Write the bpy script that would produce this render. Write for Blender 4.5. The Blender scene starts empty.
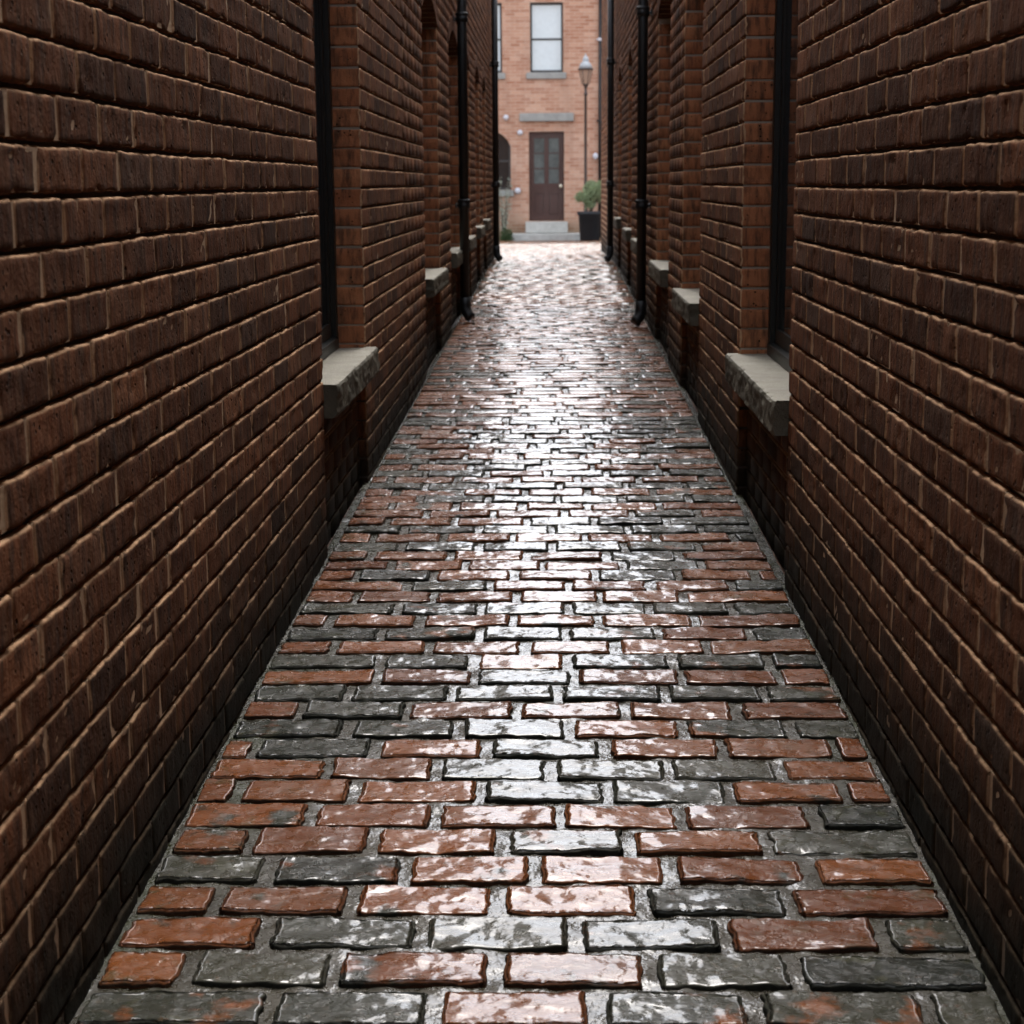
import bpy, bmesh, math, random
import numpy as np
from mathutils import Vector, Matrix, Euler

random.seed(11)
RNG = np.random.default_rng(11)
SC = bpy.context.scene
COL = SC.collection
XL, XR = 0.745, 0.69          # half widths of the alley left / right of the camera line
SLOPE = 0.0206                # the alley climbs gently
YB = -8.0                    # alley start behind the camera
YL, YR = 21.3, 26.0           # far ends of the two rows
YF = 40.0                     # facade across the courtyard
WALL_H = 4.35
COURSE, BL, BH = 0.0755, 0.223, 0.0682
JOINT = 0.0125

def zf(y):
    y = np.asarray(y, float)
    up = SLOPE*y
    top = SLOPE*20.0
    t = np.clip((y-20.0)/20.0, 0, 1)
    down = top*(1-t)
    s = np.where(y < 20.0, up, down)
    # round the crest
    k = np.clip(1-np.abs(y-20.0)/1.5, 0, 1)
    s = s - 0.012*k*k
    return np.where(y > 40, 0.0, s)

# ------------------------------------------------------------------ numpy noise
def _hash(ix, iy, iz, seed):
    h = (ix*374761393 + iy*668265263 + iz*2147483647 + seed*974711) & 0xFFFFFFFF
    h = ((h ^ (h >> 13))*1274126177) & 0xFFFFFFFF
    h = (h ^ (h >> 16)) & 0xFFFF
    return h/65535.0*2-1
def noise(x, y, z, seed=0):
    x, y, z = (np.asarray(v, float)+1000.0 for v in np.broadcast_arrays(x, y, z))
    ix, iy, iz = (np.floor(v).astype(np.int64) for v in (x, y, z))
    fx, fy, fz = x-ix, y-iy, z-iz
    fx, fy, fz = (f*f*(3-2*f) for f in (fx, fy, fz))
    r = 0
    for dx in (0, 1):
        wx = fx if dx else 1-fx
        for dy in (0, 1):
            wy = fy if dy else 1-fy
            for dz in (0, 1):
                wz = fz if dz else 1-fz
                r = r + wx*wy*wz*_hash(ix+dx, iy+dy, iz+dz, seed)
    return r
def fbm(x, y, z, seed=0, oct=3):
    a, s, r = 1.0, 1.0, 0
    for o in range(oct):
        r = r + a*noise(x*s, y*s, z*s, seed+o*7)
        a *= .5; s *= 2.03
    return r

# ------------------------------------------------------------------ mesh collector
class Buf:
    def __init__(s):
        s.v = []; s.f = []; s.n = 0; s.at = {'rnd': [], 'edge': [], 'dirt': [], 'tone': []}; s.m = []
    def add(s, verts, faces, rnd=0.5, edge=0., dirt=0., tone=0., mat=0):
        verts = np.asarray(verts, float).reshape(-1, 3)
        faces = np.asarray(faces, np.int64).reshape(-1, 4)
        s.v.append(verts); s.f.append(faces+s.n); s.m.append(np.full(len(faces), mat, np.int32))
        for k, a in (('rnd', rnd), ('edge', edge), ('dirt', dirt), ('tone', tone)):
            s.at[k].append(np.broadcast_to(np.asarray(a, float).ravel() if np.ndim(a) else a, (len(verts),)))
        s.n += len(verts)
    def box(s, x0, x1, y0, y1, z0, z1, **k):
        v = [(x, y, z) for x in (x0, x1) for y in (y0, y1) for z in (z0, z1)]
        f = [(0, 1, 3, 2), (4, 6, 7, 5), (0, 4, 5, 1), (2, 3, 7, 6), (0, 2, 6, 4), (1, 5, 7, 3)]
        s.add(v, f, **k)
    def quad(s, a, b, c, d, **k): s.add([a, b, c, d], [(0, 1, 2, 3)], **k)
    def build(s, name, mats, parent=None, smooth=False, attrs=True):
        v = np.concatenate(s.v); f = np.concatenate(s.f)
        me = bpy.data.meshes.new(name)
        me.vertices.add(len(v)); me.vertices.foreach_set('co', v.astype(np.float32).ravel())
        me.loops.add(f.size); me.loops.foreach_set('vertex_index', f.astype(np.int32).ravel())
        me.polygons.add(len(f)); me.polygons.foreach_set('loop_start', np.arange(0, f.size, 4, dtype=np.int32))
        me.polygons.foreach_set('loop_total', np.full(len(f), 4, np.int32))
        for m in (mats if isinstance(mats, (list, tuple)) else [mats]): me.materials.append(m)
        me.polygons.foreach_set('material_index', np.concatenate(s.m))
        me.polygons.foreach_set('use_smooth', np.full(len(f), smooth))
        if attrs:
            for k, a in s.at.items():
                at = me.attributes.new(k, 'FLOAT', 'POINT')
                at.data.foreach_set('value', np.concatenate(a).astype(np.float32))
        me.update(calc_edges=True); me.validate()
        o = bpy.data.objects.new(name, me); COL.objects.link(o)
        if parent: o.parent = parent
        return o

def from_bm(name, bm, mat, parent=None, smooth=False):
    me = bpy.data.meshes.new(name); bm.to_mesh(me); bm.free()
    for m in (mat if isinstance(mat, (list, tuple)) else [mat]): me.materials.append(m)
    if smooth:
        for p in me.polygons: p.use_smooth = True
    o = bpy.data.objects.new(name, me); COL.objects.link(o)
    if parent: o.parent = parent
    return o
def empty(name, loc=(0, 0, 0)):
    o = bpy.data.objects.new(name, None); COL.objects.link(o); o.location = loc
    o.empty_display_size = .1
    return o
def tag(o, label=None, cat=None, group=None, kind=None):
    if label: o['label'] = label
    if cat: o['category'] = cat
    if group: o['group'] = group
    if kind: o['kind'] = kind
    return o
def bbox(bm, x0, x1, y0, y1, z0, z1, bev=0.0):
    r = bmesh.ops.create_cube(bm, size=1)
    for v in r['verts']:
        v.co = Vector(((x0+x1)/2+v.co.x*(x1-x0), (y0+y1)/2+v.co.y*(y1-y0), (z0+z1)/2+v.co.z*(z1-z0)))
    if bev:
        es = list({e for v in r['verts'] for e in v.link_edges})
        bmesh.ops.bevel(bm, geom=es, offset=bev, segments=2, affect='EDGES', profile=.5)
def lathe(bm, prof, cx, cy, n=24, cap=True):
    rings = []
    for r, z in prof:
        rings.append([bm.verts.new((cx+r*math.cos(2*math.pi*i/n), cy+r*math.sin(2*math.pi*i/n), z)) for i in range(n)])
    for a, b in zip(rings, rings[1:]):
        for i in range(n): bm.faces.new((a[i], a[(i+1) % n], b[(i+1) % n], b[i]))
    if cap:
        bm.faces.new(rings[0][::-1]); bm.faces.new(rings[-1])
def tube(bm, pts, rad, n=12, cap=True):
    pts = [Vector(p) for p in pts]
    rads = rad if isinstance(rad, (list, tuple)) else [rad]*len(pts)
    rings = []
    for i, p in enumerate(pts):
        d = (pts[min(i+1, len(pts)-1)]-pts[max(i-1, 0)]).normalized()
        a = Vector((1, 0, 0)) if abs(d.x) < .8 else Vector((0, 1, 0))
        u = d.cross(a).normalized(); w = d.cross(u).normalized()
        rings.append([bm.verts.new(p+(u*math.cos(2*math.pi*k/n)+w*math.sin(2*math.pi*k/n))*rads[i]) for k in range(n)])
    for a, b in zip(rings, rings[1:]):
        for i in range(n): bm.faces.new((a[i], a[(i+1) % n], b[(i+1) % n], b[i]))
    if cap:
        bm.faces.new(rings[0][::-1]); bm.faces.new(rings[-1])

# ------------------------------------------------------------------ node helpers
class NT:
    def __init__(s, name):
        s.mat = bpy.data.materials.new(name); s.mat.use_nodes = True
        s.t = s.mat.node_tree; s.n = s.t.nodes; s.b = s.n['Principled BSDF']
    def new(s, t, **k):
        x = s.n.new(t)
        for a, b in k.items(): setattr(x, a, b)
        return x
    def link(s, a, b): s.t.links.new(a, b)
    def put(s, sock, v):
        if isinstance(v, bpy.types.NodeSocket): s.link(v, sock)
        elif hasattr(sock.default_value, '__len__') and not hasattr(v, '__len__'): sock.default_value = (v, v, v, 1)[:len(sock.default_value)]
        elif hasattr(v, '__len__') and len(sock.default_value) == 4 and len(v) == 3: sock.default_value = (*v, 1)
        else: sock.default_value = v
    def attr(s, n): return s.new('ShaderNodeAttribute', attribute_name=n).outputs['Fac']
    def coord(s, k='Object'): return s.new('ShaderNodeTexCoord').outputs[k]
    def mapping(s, v, sc=(1, 1, 1), loc=(0, 0, 0)):
        m = s.new('ShaderNodeMapping'); s.link(v, m.inputs['Vector']); m.inputs['Scale'].default_value = sc
        m.inputs['Location'].default_value = loc
        return m.outputs[0]
    def noise(s, v, scale, detail=4, rough=.55, dist=0.):
        m = s.new('ShaderNodeTexNoise'); s.link(v, m.inputs['Vector'])
        m.inputs['Scale'].default_value = scale; m.inputs['Detail'].default_value = detail
        m.inputs['Roughness'].default_value = rough; m.inputs['Distortion'].default_value = dist
        return m.outputs['Fac']
    def ramp(s, f, a, b, lo=0., hi=1.):
        m = s.new('ShaderNodeMapRange'); m.clamp = True
        s.put(m.inputs['Value'], f)
        for k, v in zip(('From Min', 'From Max', 'To Min', 'To Max'), (a, b, lo, hi)): m.inputs[k].default_value = v
        return m.outputs[0]
    def math(s, op, a, b=0.):
        m = s.new('ShaderNodeMath', operation=op); s.put(m.inputs[0], a); s.put(m.inputs[1], b); return m.outputs[0]
    def mix(s, f, a, b, blend='MIX'):
        m = s.new('ShaderNodeMix', data_type='RGBA', blend_type=blend)
        s.put(m.inputs[0], f); s.put(m.inputs[6], a); s.put(m.inputs[7], b); return m.outputs[2]
    def cr(s, f, stops):
        m = s.new('ShaderNodeValToRGB'); s.link(f, m.inputs[0]); e = m.color_ramp.elements
        while len(e) < len(stops): e.new(.5)
        for x, (p, c) in zip(e, stops): x.position = p; x.color = (*c, 1)
        return m.outputs[0]
    def bump(s, h, strength, dist, normal=None):
        m = s.new('ShaderNodeBump'); s.link(h, m.inputs['Height']); m.inputs['Strength'].default_value = strength
        m.inputs['Distance'].default_value = dist
        if normal: s.link(normal, m.inputs['Normal'])
        return m.outputs[0]
    def set(s, **k):
        for a, v in k.items():
            s.put(s.b.inputs[a.replace('_', ' ')], v)
        return s.mat

def mat_wall_brick():
    m = NT('wall_brick'); co = m.coord(); rnd = m.attr('rnd'); edge = m.attr('edge'); dirt = m.attr('dirt'); h = m.attr('tone')
    base = m.cr(rnd, [(0, (.048, .025, .017)), (.12, (.074, .034, .020)), (.4, (.092, .040, .022)), (.8, (.115, .049, .026)), (.93, (.145, .064, .034)), (1, (.075, .046, .034))])
    clean = m.cr(rnd, [(0, (.36, .135, .064)), (1, (.48, .20, .095))])
    col = m.mix(dirt, clean, base)
    streak = m.noise(m.mapping(co, (9, 9, 1.6)), 4.5, 5, .65)
    col = m.mix(m.ramp(streak, .46, .64, 0, .75), col, (.045, .032, .026))
    pale = m.noise(m.mapping(co, (7, 7, 2.2), (3, 3, 3)), 6, 4, .6)
    col = m.mix(m.ramp(pale, .52, .72, 0, .6), col, (.13, .076, .046))
    pits = m.new('ShaderNodeTexVoronoi'); m.link(co, pits.inputs['Vector']); pits.inputs['Scale'].default_value = 46
    pit = m.ramp(pits.outputs['Distance'], .1, .2, 1, 0)
    pit = m.math('MULTIPLY', pit, m.ramp(m.noise(co, 9, 2), .42, .55))
    col = m.mix(pit, col, (.02, .014, .01))
    lit_edge = m.math('MULTIPLY', m.ramp(edge, .12, .6), m.ramp(m.noise(co, 45, 3), .34, .5, .45, 1))
    col = m.mix(lit_edge, col, (.50, .31, .18))  # tan mortar smear on the arrises, with their sky-lit brightness painted in
    # algae-dark wet foot of the wall, with vignette-like corner darkening painted in
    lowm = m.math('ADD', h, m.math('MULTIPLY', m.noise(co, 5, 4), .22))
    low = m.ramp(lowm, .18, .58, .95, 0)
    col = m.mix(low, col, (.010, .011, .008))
    n1 = m.noise(co, 130, 4, .6); n2 = m.noise(m.mapping(co, (1, 1, .5)), 28, 3, .6)
    hgt = m.math('ADD', m.math('MULTIPLY', n1, .35), m.math('MULTIPLY', n2, 1.))
    hgt = m.math('SUBTRACT', hgt, m.math('MULTIPLY', pit, .8))
    return m.set(Base_Color=col, Roughness=m.ramp(low, 0, .9, .88, .7), Normal=m.bump(hgt, .8, .007), Specular_IOR_Level=.04)
def mat_mortar(name, a, b):
    m = NT(name); co = m.coord()
    col = m.mix(m.noise(co, 14, 5), a, b)
    h = m.attr('tone')
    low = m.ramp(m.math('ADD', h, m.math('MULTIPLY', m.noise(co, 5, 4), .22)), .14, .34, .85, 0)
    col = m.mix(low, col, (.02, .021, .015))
    return m.set(Base_Color=col, Roughness=.9, Normal=m.bump(m.noise(co, 160, 4), .5, .004))
def mat_paver():
    m = NT('wet_paving_brick'); co = m.coord(); rnd = m.attr('rnd'); tone = m.attr('tone')
    red = m.cr(rnd, [(0, (.14, .043, .013)), (.3, (.20, .062, .018)), (.65, (.245, .080, .022)), (1, (.165, .057, .020))])
    gry = m.cr(rnd, [(0, (.030, .033, .026)), (.5, (.045, .048, .036)), (1, (.066, .065, .046))])
    patch = m.noise(co, 7, 4, .6)
    t = m.math('ADD', tone, m.ramp(patch, .3, .7, -.55, .55))
    col = m.mix(m.ramp(t, .4, .6), red, gry)
    col = m.mix(m.ramp(m.noise(co, 26, 5, .65), .5, .8, 0, .5), col, (.05, .04, .03))
    col = m.mix(m.ramp(m.noise(co, 60, 3, .6), .6, .75, 0, .35), col, (.30, .22, .16))
    moss = m.ramp(m.noise(co, 11, 4, .7), .56, .66, 0, .6)
    moss = m.math('MULTIPLY', moss, m.attr('dirt'))
    col = m.mix(moss, col, (.075, .075, .035))
    col = m.mix(m.ramp(m.attr('edge'), .25, .8, 0, .9), col, (.010, .010, .008))  # joint grime, with the shade on rims and sides painted near-black
    st = m.noise(m.mapping(co, (1.0, 2.6, 1)), 19, 4, .62, 1.2)
    fine = m.noise(m.mapping(co, (1, 1.5, 1)), 120, 2, .6, 1.0)
    cr = m.noise(m.mapping(co, (1.3, 2.2, 1), (5, 2, 0)), 8, 3, .5, 2.5)
    crack = m.ramp(m.math('ABSOLUTE', m.math('SUBTRACT', cr, .5)), 0, .025, 0, 1)
    hgt = m.math('ADD', m.math('MULTIPLY', st, 1.), m.math('MULTIPLY', fine, .14))
    hgt = m.math('ADD', hgt, m.math('MULTIPLY', crack, .12))
    chg = m.math('ADD', m.noise(m.mapping(co, (1, 1.6, 1)), 26, 2, .5, .8), m.math('MULTIPLY', m.noise(m.mapping(co, (1, 1.5, 1)), 80, 2, .5, .8), .16))
    rough = m.math('ADD', m.ramp(m.noise(co, 33, 3), .35, .7, .22, .38), m.ramp(m.attr('edge'), .15, .5, 0, .5))
    return m.set(Base_Color=col, Roughness=rough, Normal=m.bump(hgt, .8, .0065), IOR=1.5, Specular_IOR_Level=m.ramp(m.attr('edge'), .15, .6, .3, .06),
                 Coat_Weight=m.ramp(m.attr('edge'), .12, .45, 1., .0), Coat_Roughness=.10, Coat_IOR=1.5, Coat_Normal=m.bump(chg, .8, .0019))
def mat_bed():
    m = NT('wet_paving_mortar'); co = m.coord()
    col = m.mix(m.ramp(m.noise(co, 9, 5, .65), .35, .7), (.028, .024, .012), (.055, .047, .027))
    col = m.mix(m.ramp(m.noise(co, 120, 3), .55, .7), col, (.09, .082, .06))
    sx_ = m.new('ShaderNodeSeparateXYZ'); m.link(co, sx_.inputs[0])
    ms = m.math('MULTIPLY', m.ramp(m.math('ABSOLUTE', sx_.outputs['X']), .5, .68), m.ramp(m.noise(co, 6, 3), .42, .6))
    col = m.mix(m.math('MULTIPLY', ms, .8), col, (.035, .042, .014))
    h = m.math('ADD', m.noise(co, 120, 4, .7), m.math('MULTIPLY', m.noise(co, 45, 3), .8))
    return m.set(Base_Color=col, Roughness=m.ramp(m.noise(co, 60, 3), .35, .65, .12, .5), Normal=m.bump(h, 1., .0035),
                 Coat_Weight=1., Coat_Roughness=.07, Coat_IOR=1.5, Coat_Normal=m.bump(m.noise(co, 95, 2), 1., .0017))
def mat_stone(name, a, b, bumpd=.006, sc=40):
    m = NT(name); co = m.coord()
    col = m.mix(m.ramp(m.noise(co, 6, 5, .6), .3, .7), a, b)
    col = m.mix(m.ramp(m.noise(co, 70, 3), .55, .75, 0, .6), col, tuple(x*.45 for x in b))
    h = m.math('ADD', m.noise(co, sc, 5, .65), m.math('MULTIPLY', m.noise(co, sc*4, 3), .4))
    return m.set(Base_Color=col, Roughness=.7, Normal=m.bump(h, .6, bumpd))
def mat_plain(name, c, rough=.5, metal=0., var=.25, sc=12, bump=.0, spec=.5, coat=0.):
    m = NT(name); co = m.coord()
    col = m.mix(m.noise(co, sc, 4), tuple(x*(1-var) for x in c), tuple(min(1, x*(1+var)) for x in c))
    k = dict(Base_Color=col, Roughness=rough, Metallic=metal, Specular_IOR_Level=spec, Coat_Weight=coat)
    if bump: k['Normal'] = m.bump(m.noise(co, sc*6, 3), .4, bump)
    return m.set(**k)
def mat_facade(name, axis='XZ', c1=(.42, .19, .11), c2=(.60, .35, .235), mort=(.58, .44, .34), bw=.225, rh=.075, rough=.85):
    m = NT(name); co = m.coord()
    sep = m.new('ShaderNodeSeparateXYZ'); m.link(co, sep.inputs[0])
    cb = m.new('ShaderNodeCombineXYZ')
    m.link(sep.outputs[axis[0]], cb.inputs[0]); m.link(sep.outputs[axis[1]], cb.inputs[1])
    br = m.new('ShaderNodeTexBrick'); m.link(cb.outputs[0], br.inputs['Vector'])
    br.inputs['Scale'].default_value = 1; br.inputs['Brick Width'].default_value = bw; br.inputs['Row Height'].default_value = rh
    br.inputs['Mortar Size'].default_value = .006; br.inputs['Mortar Smooth'].default_value = .3
    m.put(br.inputs['Color1'], c1); m.put(br.inputs['Color2'], c2); m.put(br.inputs['Mortar'], mort)
    patch = m.noise(co, 1.3, 6, .65)
    col = m.mix(m.ramp(patch, .5, .72, 0, .45), br.outputs['Color'], (.66, .47, .36))
    st = m.noise(m.mapping(co, (1.5, 1.5, .35)), 1.5, 4)
    col = m.mix(m.ramp(st, .5, .75, 0, .35), col, (.27, .15, .10))
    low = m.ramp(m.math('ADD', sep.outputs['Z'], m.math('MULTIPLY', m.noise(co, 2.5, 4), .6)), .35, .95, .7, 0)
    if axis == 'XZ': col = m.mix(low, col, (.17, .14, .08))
    h = m.math('ADD', m.math('MULTIPLY', br.outputs['Fac'], -1), m.math('MULTIPLY', m.noise(co, 60, 3), .3))
    return m.set(Base_Color=col, Roughness=rough, Normal=m.bump(h, .6, .006))

M = dict(
    brick=mat_wall_brick(),
    mortar=mat_mortar('tan_mortar', (.34, .22, .13), (.48, .33, .20)),
    deep=mat_mortar('sooty_mortar', (.035, .027, .021), (.07, .052, .04)),
    jambm=mat_mortar('pale_mortar', (.30, .265, .215), (.40, .355, .29)),
    paver=mat_paver(), bed=mat_bed(),
    sill=mat_stone('sill_stone', (.25, .23, .18), (.38, .355, .285), .012, 60),
    hewn=mat_stone('shaded_hewn_sill_stone', (.045, .038, .022), (.13, .115, .078), .012, 55),  # rough-hewn sill front and ends, shade put into the darker colour
    pale=mat_stone('pale_stone', (.42, .41, .37), (.58, .57, .52), .003),
    grey=mat_stone('grey_lintel_stone', (.27, .27, .245), (.38, .375, .345), .004),
    coping=mat_stone('coping_stone', (.3, .28, .25), (.4, .38, .33)),
    frame=mat_plain('black_green_paint', (.005, .007, .0065), .45, bump=.001, coat=.0),
    iron=mat_plain('black_iron', (.006, .0065, .0065), .5, bump=.0015, sc=20, coat=.0),
    glass=mat_plain('dark_window_glass', (.012, .015, .017), .05, var=.1),
    dglass=mat_plain('grey_door_glass', (.10, .112, .105), .15, var=.8, sc=5),  # reflections on the door panes painted in as mottled grey
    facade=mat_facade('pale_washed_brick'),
    side=mat_facade('plain_side_brick', 'YZ', (.17, .08, .05), (.22, .11, .07), (.3, .24, .18)),
    end=mat_facade('plain_end_brick', 'XZ', (.2, .1, .06), (.28, .14, .09), (.36, .29, .22)),
    roof=mat_plain('slate_roof', (.07, .075, .08), .6, sc=3),
    blind=mat_plain('white_blind', (.80, .83, .83), .7, var=.05),
    skyglass=mat_plain('pale_window_glass', (.66, .72, .73), .10, var=.1, coat=.5),  # sky reflection and white blind put into the pane colour
    wframe=mat_plain('dark_grey_paint', (.04, .038, .036), .4),
    door=mat_plain('brown_door_paint', (.06, .024, .017), .45, var=.2, sc=6, coat=.3),
    white=mat_plain('white_fixture', (.62, .62, .65), .4, var=.03),
    brass=mat_plain('pale_knob', (.75, .68, .52), .3, metal=.4, var=.05),
    pot=mat_plain('charcoal_planter', (.014, .0155, .018), .6, sc=8, bump=.002),
    soil=mat_plain('soil', (.10, .07, .05), .95, sc=30, bump=.01),
    stem=mat_plain('woody_stem', (.07, .045, .03), .85, sc=20),
    leaf=mat_plain('pale_green_leaf', (.30, .37, .20), .6, var=.55, sc=9),
    sage=mat_plain('silver_green_leaf', (.42, .46, .36), .6, var=.35, sc=9),
    moss=mat_plain('low_green_leaf', (.06, .10, .03), .6, var=.5, sc=9),
    petal=mat_plain('white_petal', (.8, .8, .76), .6, var=.05),
    lampm=mat_plain('lamp_post_brown', (.05, .035, .028), .4, sc=8),
    lampc=mat_plain('lamp_pale_cap', (.36, .38, .39), .4, sc=8),
    lampg=mat_plain('lamp_frosted_glass', (.36, .24, .17), .3, var=.06),
    ground=mat_facade('courtyard_ground', 'XY', (.15, .09, .068), (.2, .12, .09), (.17, .15, .13), .25, .13, .3),
)
M['skyglass'].node_tree.nodes['Principled BSDF'].inputs['Transmission Weight'].default_value = .0

# ------------------------------------------------------------------ bricks, many at a time
def axis_samples(off, nmid):
    s = [(-1, o) for o in off] + [(-1+2*(i+1)/(nmid+1), 0) for i in range(nmid)] + [(1, -o) for o in reversed(off)]
    return np.array(s)
def dep_(d, N): return np.broadcast_to(np.asarray(d, float), (N,))[:, None]
def bricks(buf, cu, cv, a, b, r, depth, off_u, off_v, nu, nv, tomap, rnd, dirt, tone, w0=0.,
           edge_amp=0., edge_sc=30., face_amp=0., face_sc=14., tilt=0., rim=(1, 1), mat=0, chip=0., jitter=0., flip=False, seed=0):
    """cu,cv,a,b: arrays of centres and half sizes; tomap(u,v,w)->xyz"""
    N = len(cu)
    if N == 0: return
    cu, cv, a, b = (np.asarray(q, float)[:, None, None] for q in (cu, cv, a, b))
    su = axis_samples(off_u, nu); sv = axis_samples(off_v, nv)
    nU, nV = len(su), len(sv)
    lu = su[None, :, None, 0]*a + su[None, :, None, 1] + 0*sv[None, None, :, 0]
    lv = sv[None, None, :, 0]*b + sv[None, None, :, 1] + 0*lu
    lu = lu + 0*lv
    eu = np.maximum(0, r-(a-np.abs(lu))); ev = np.maximum(0, r-(b-np.abs(lv)))
    d = np.sqrt(eu**2+ev**2); k = np.where(d > r, r/np.maximum(d, 1e-9), 1)
    lu = lu-np.sign(lu)*eu*(1-k); lv = lv-np.sign(lv)*ev*(1-k)
    d = np.minimum(d, r)
    w = np.sqrt(np.maximum(r*r-d*d, 0))-r
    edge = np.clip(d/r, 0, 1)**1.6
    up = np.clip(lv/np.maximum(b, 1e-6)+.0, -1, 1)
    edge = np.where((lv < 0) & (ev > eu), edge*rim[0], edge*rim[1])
    rn = np.asarray(rnd, float)[:, None, None]
    if tilt:
        t1 = RNG.normal(0, tilt, (N, 1, 1)); t2 = RNG.normal(0, tilt, (N, 1, 1))
        w = w + t1*lu + t2*lv
    if jitter:
        w = w + RNG.normal(0, jitter, (N, 1, 1))
        lu = lu + RNG.normal(0, jitter, (N, 1, 1)); lv = lv + RNG.normal(0, jitter*.6, (N, 1, 1))
    U, V = cu+lu, cv+lv
    if edge_amp:
        q = rn*40
        U = U + fbm(U*edge_sc, V*edge_sc, q, seed+1)*edge_amp*(.4+.6*(np.abs(lu)/a))
        V = V + fbm(U*edge_sc, V*edge_sc, q, seed+2)*edge_amp*(.4+.6*(np.abs(lv)/b))
    if face_amp:
        w = w + fbm(U*face_sc, V*face_sc*1.6, rn*30, seed+3, 4)*face_amp
    if chip:
        c1 = fbm(U*48, V*60, rn*50, seed+9, 2)+.35*np.clip(d/r, 0, 1)
        w = w - chip*np.clip((c1-.72)*5, 0, 1)
    W = w + w0
    # skirt
    idx = np.arange(nU*nV).reshape(nU, nV)
    f = np.stack([idx[:-1, :-1], idx[1:, :-1], idx[1:, 1:], idx[:-1, 1:]], -1).reshape(-1, 4)
    ring = np.concatenate([idx[:, 0], idx[-1, 1:], idx[-2::-1, -1], idx[0, -2:0:-1]])
    nr = len(ring)
    U = np.broadcast_to(U, (N, nU, nV)).reshape(N, -1); V = np.broadcast_to(V, (N, nU, nV)).reshape(N, -1)
    W = np.broadcast_to(W, (N, nU, nV)).reshape(N, -1); edge = np.broadcast_to(edge, (N, nU, nV)).reshape(N, -1)
    dep = np.broadcast_to(np.asarray(depth, float), (N,))[:, None]
    U = np.concatenate([U, U[:, ring], U[:, ring]], 1); V = np.concatenate([V, V[:, ring], V[:, ring]], 1)
    W = np.concatenate([W, W[:, ring], np.broadcast_to(w0-dep, (N, nr))], 1)
    es = edge[:, ring]*np.where(dep_(depth, N) > .05, 0., .7)
    edge = np.concatenate([edge, es, es], 1)
    base = nU*nV
    rr = np.arange(nr)
    sk = np.stack([base+rr, base+nr+rr, base+nr+(rr+1) % nr, base+(rr+1) % nr], -1)
    F = np.concatenate([f, sk])
    if flip: F = F[:, ::-1]
    T = U.shape[1]
    P = tomap(U, V, W)
    allF = (F[None]+(np.arange(N)*T)[:, None, None]).reshape(-1, 4)
    A = lambda q: np.broadcast_to(np.asarray(q, float)[:, None], (N, T)).ravel()
    dv = A(dirt).copy().reshape(N, T); dv[:, base:] *= .0 if True else 1
    buf.add(P.reshape(-1, 3), allF, rnd=A(rnd), edge=edge.ravel(), dirt=dv.ravel(), tone=tone(U, V).ravel() if callable(tone) else A(tone), mat=mat)

# ------------------------------------------------------------------ alley walls with window openings
HEAD_L, HEAD_R, RISE, RING = 2.38, 2.48, 0.13, 0.105
class Opening:
    def __init__(s, y0, y1, sill, spring): s.y0, s.y1, s.sill, s.spring = y0, y1, sill, spring; s.c = (y0+y1)/2; s.h = (y1-y0)/2; s.R = (s.h**2+RISE**2)/(2*RISE)
    def arc(s, y, extra=0.):          # intrados height
        return s.spring-(s.R-RISE)+math.sqrt(max(0, (s.R+extra)**2-(y-s.c)**2))
    def halfwidth(s, z, extra=0.):
        if z <= s.spring-.0: return s.h if extra == 0 or z <= s.spring-.02 else s.h
        q = z-(s.spring-(s.R-RISE)); v = (s.R+extra)**2-q*q
        return min(s.h+extra*.35, math.sqrt(v)) if v > 0 else 0.
def subtract(iv, a, b):
    out = []
    for p, q in iv:
        if b <= p or a >= q: out.append((p, q)); continue
        if a > p: out.append((p, a))
        if b < q: out.append((b, q))
    return out

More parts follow.
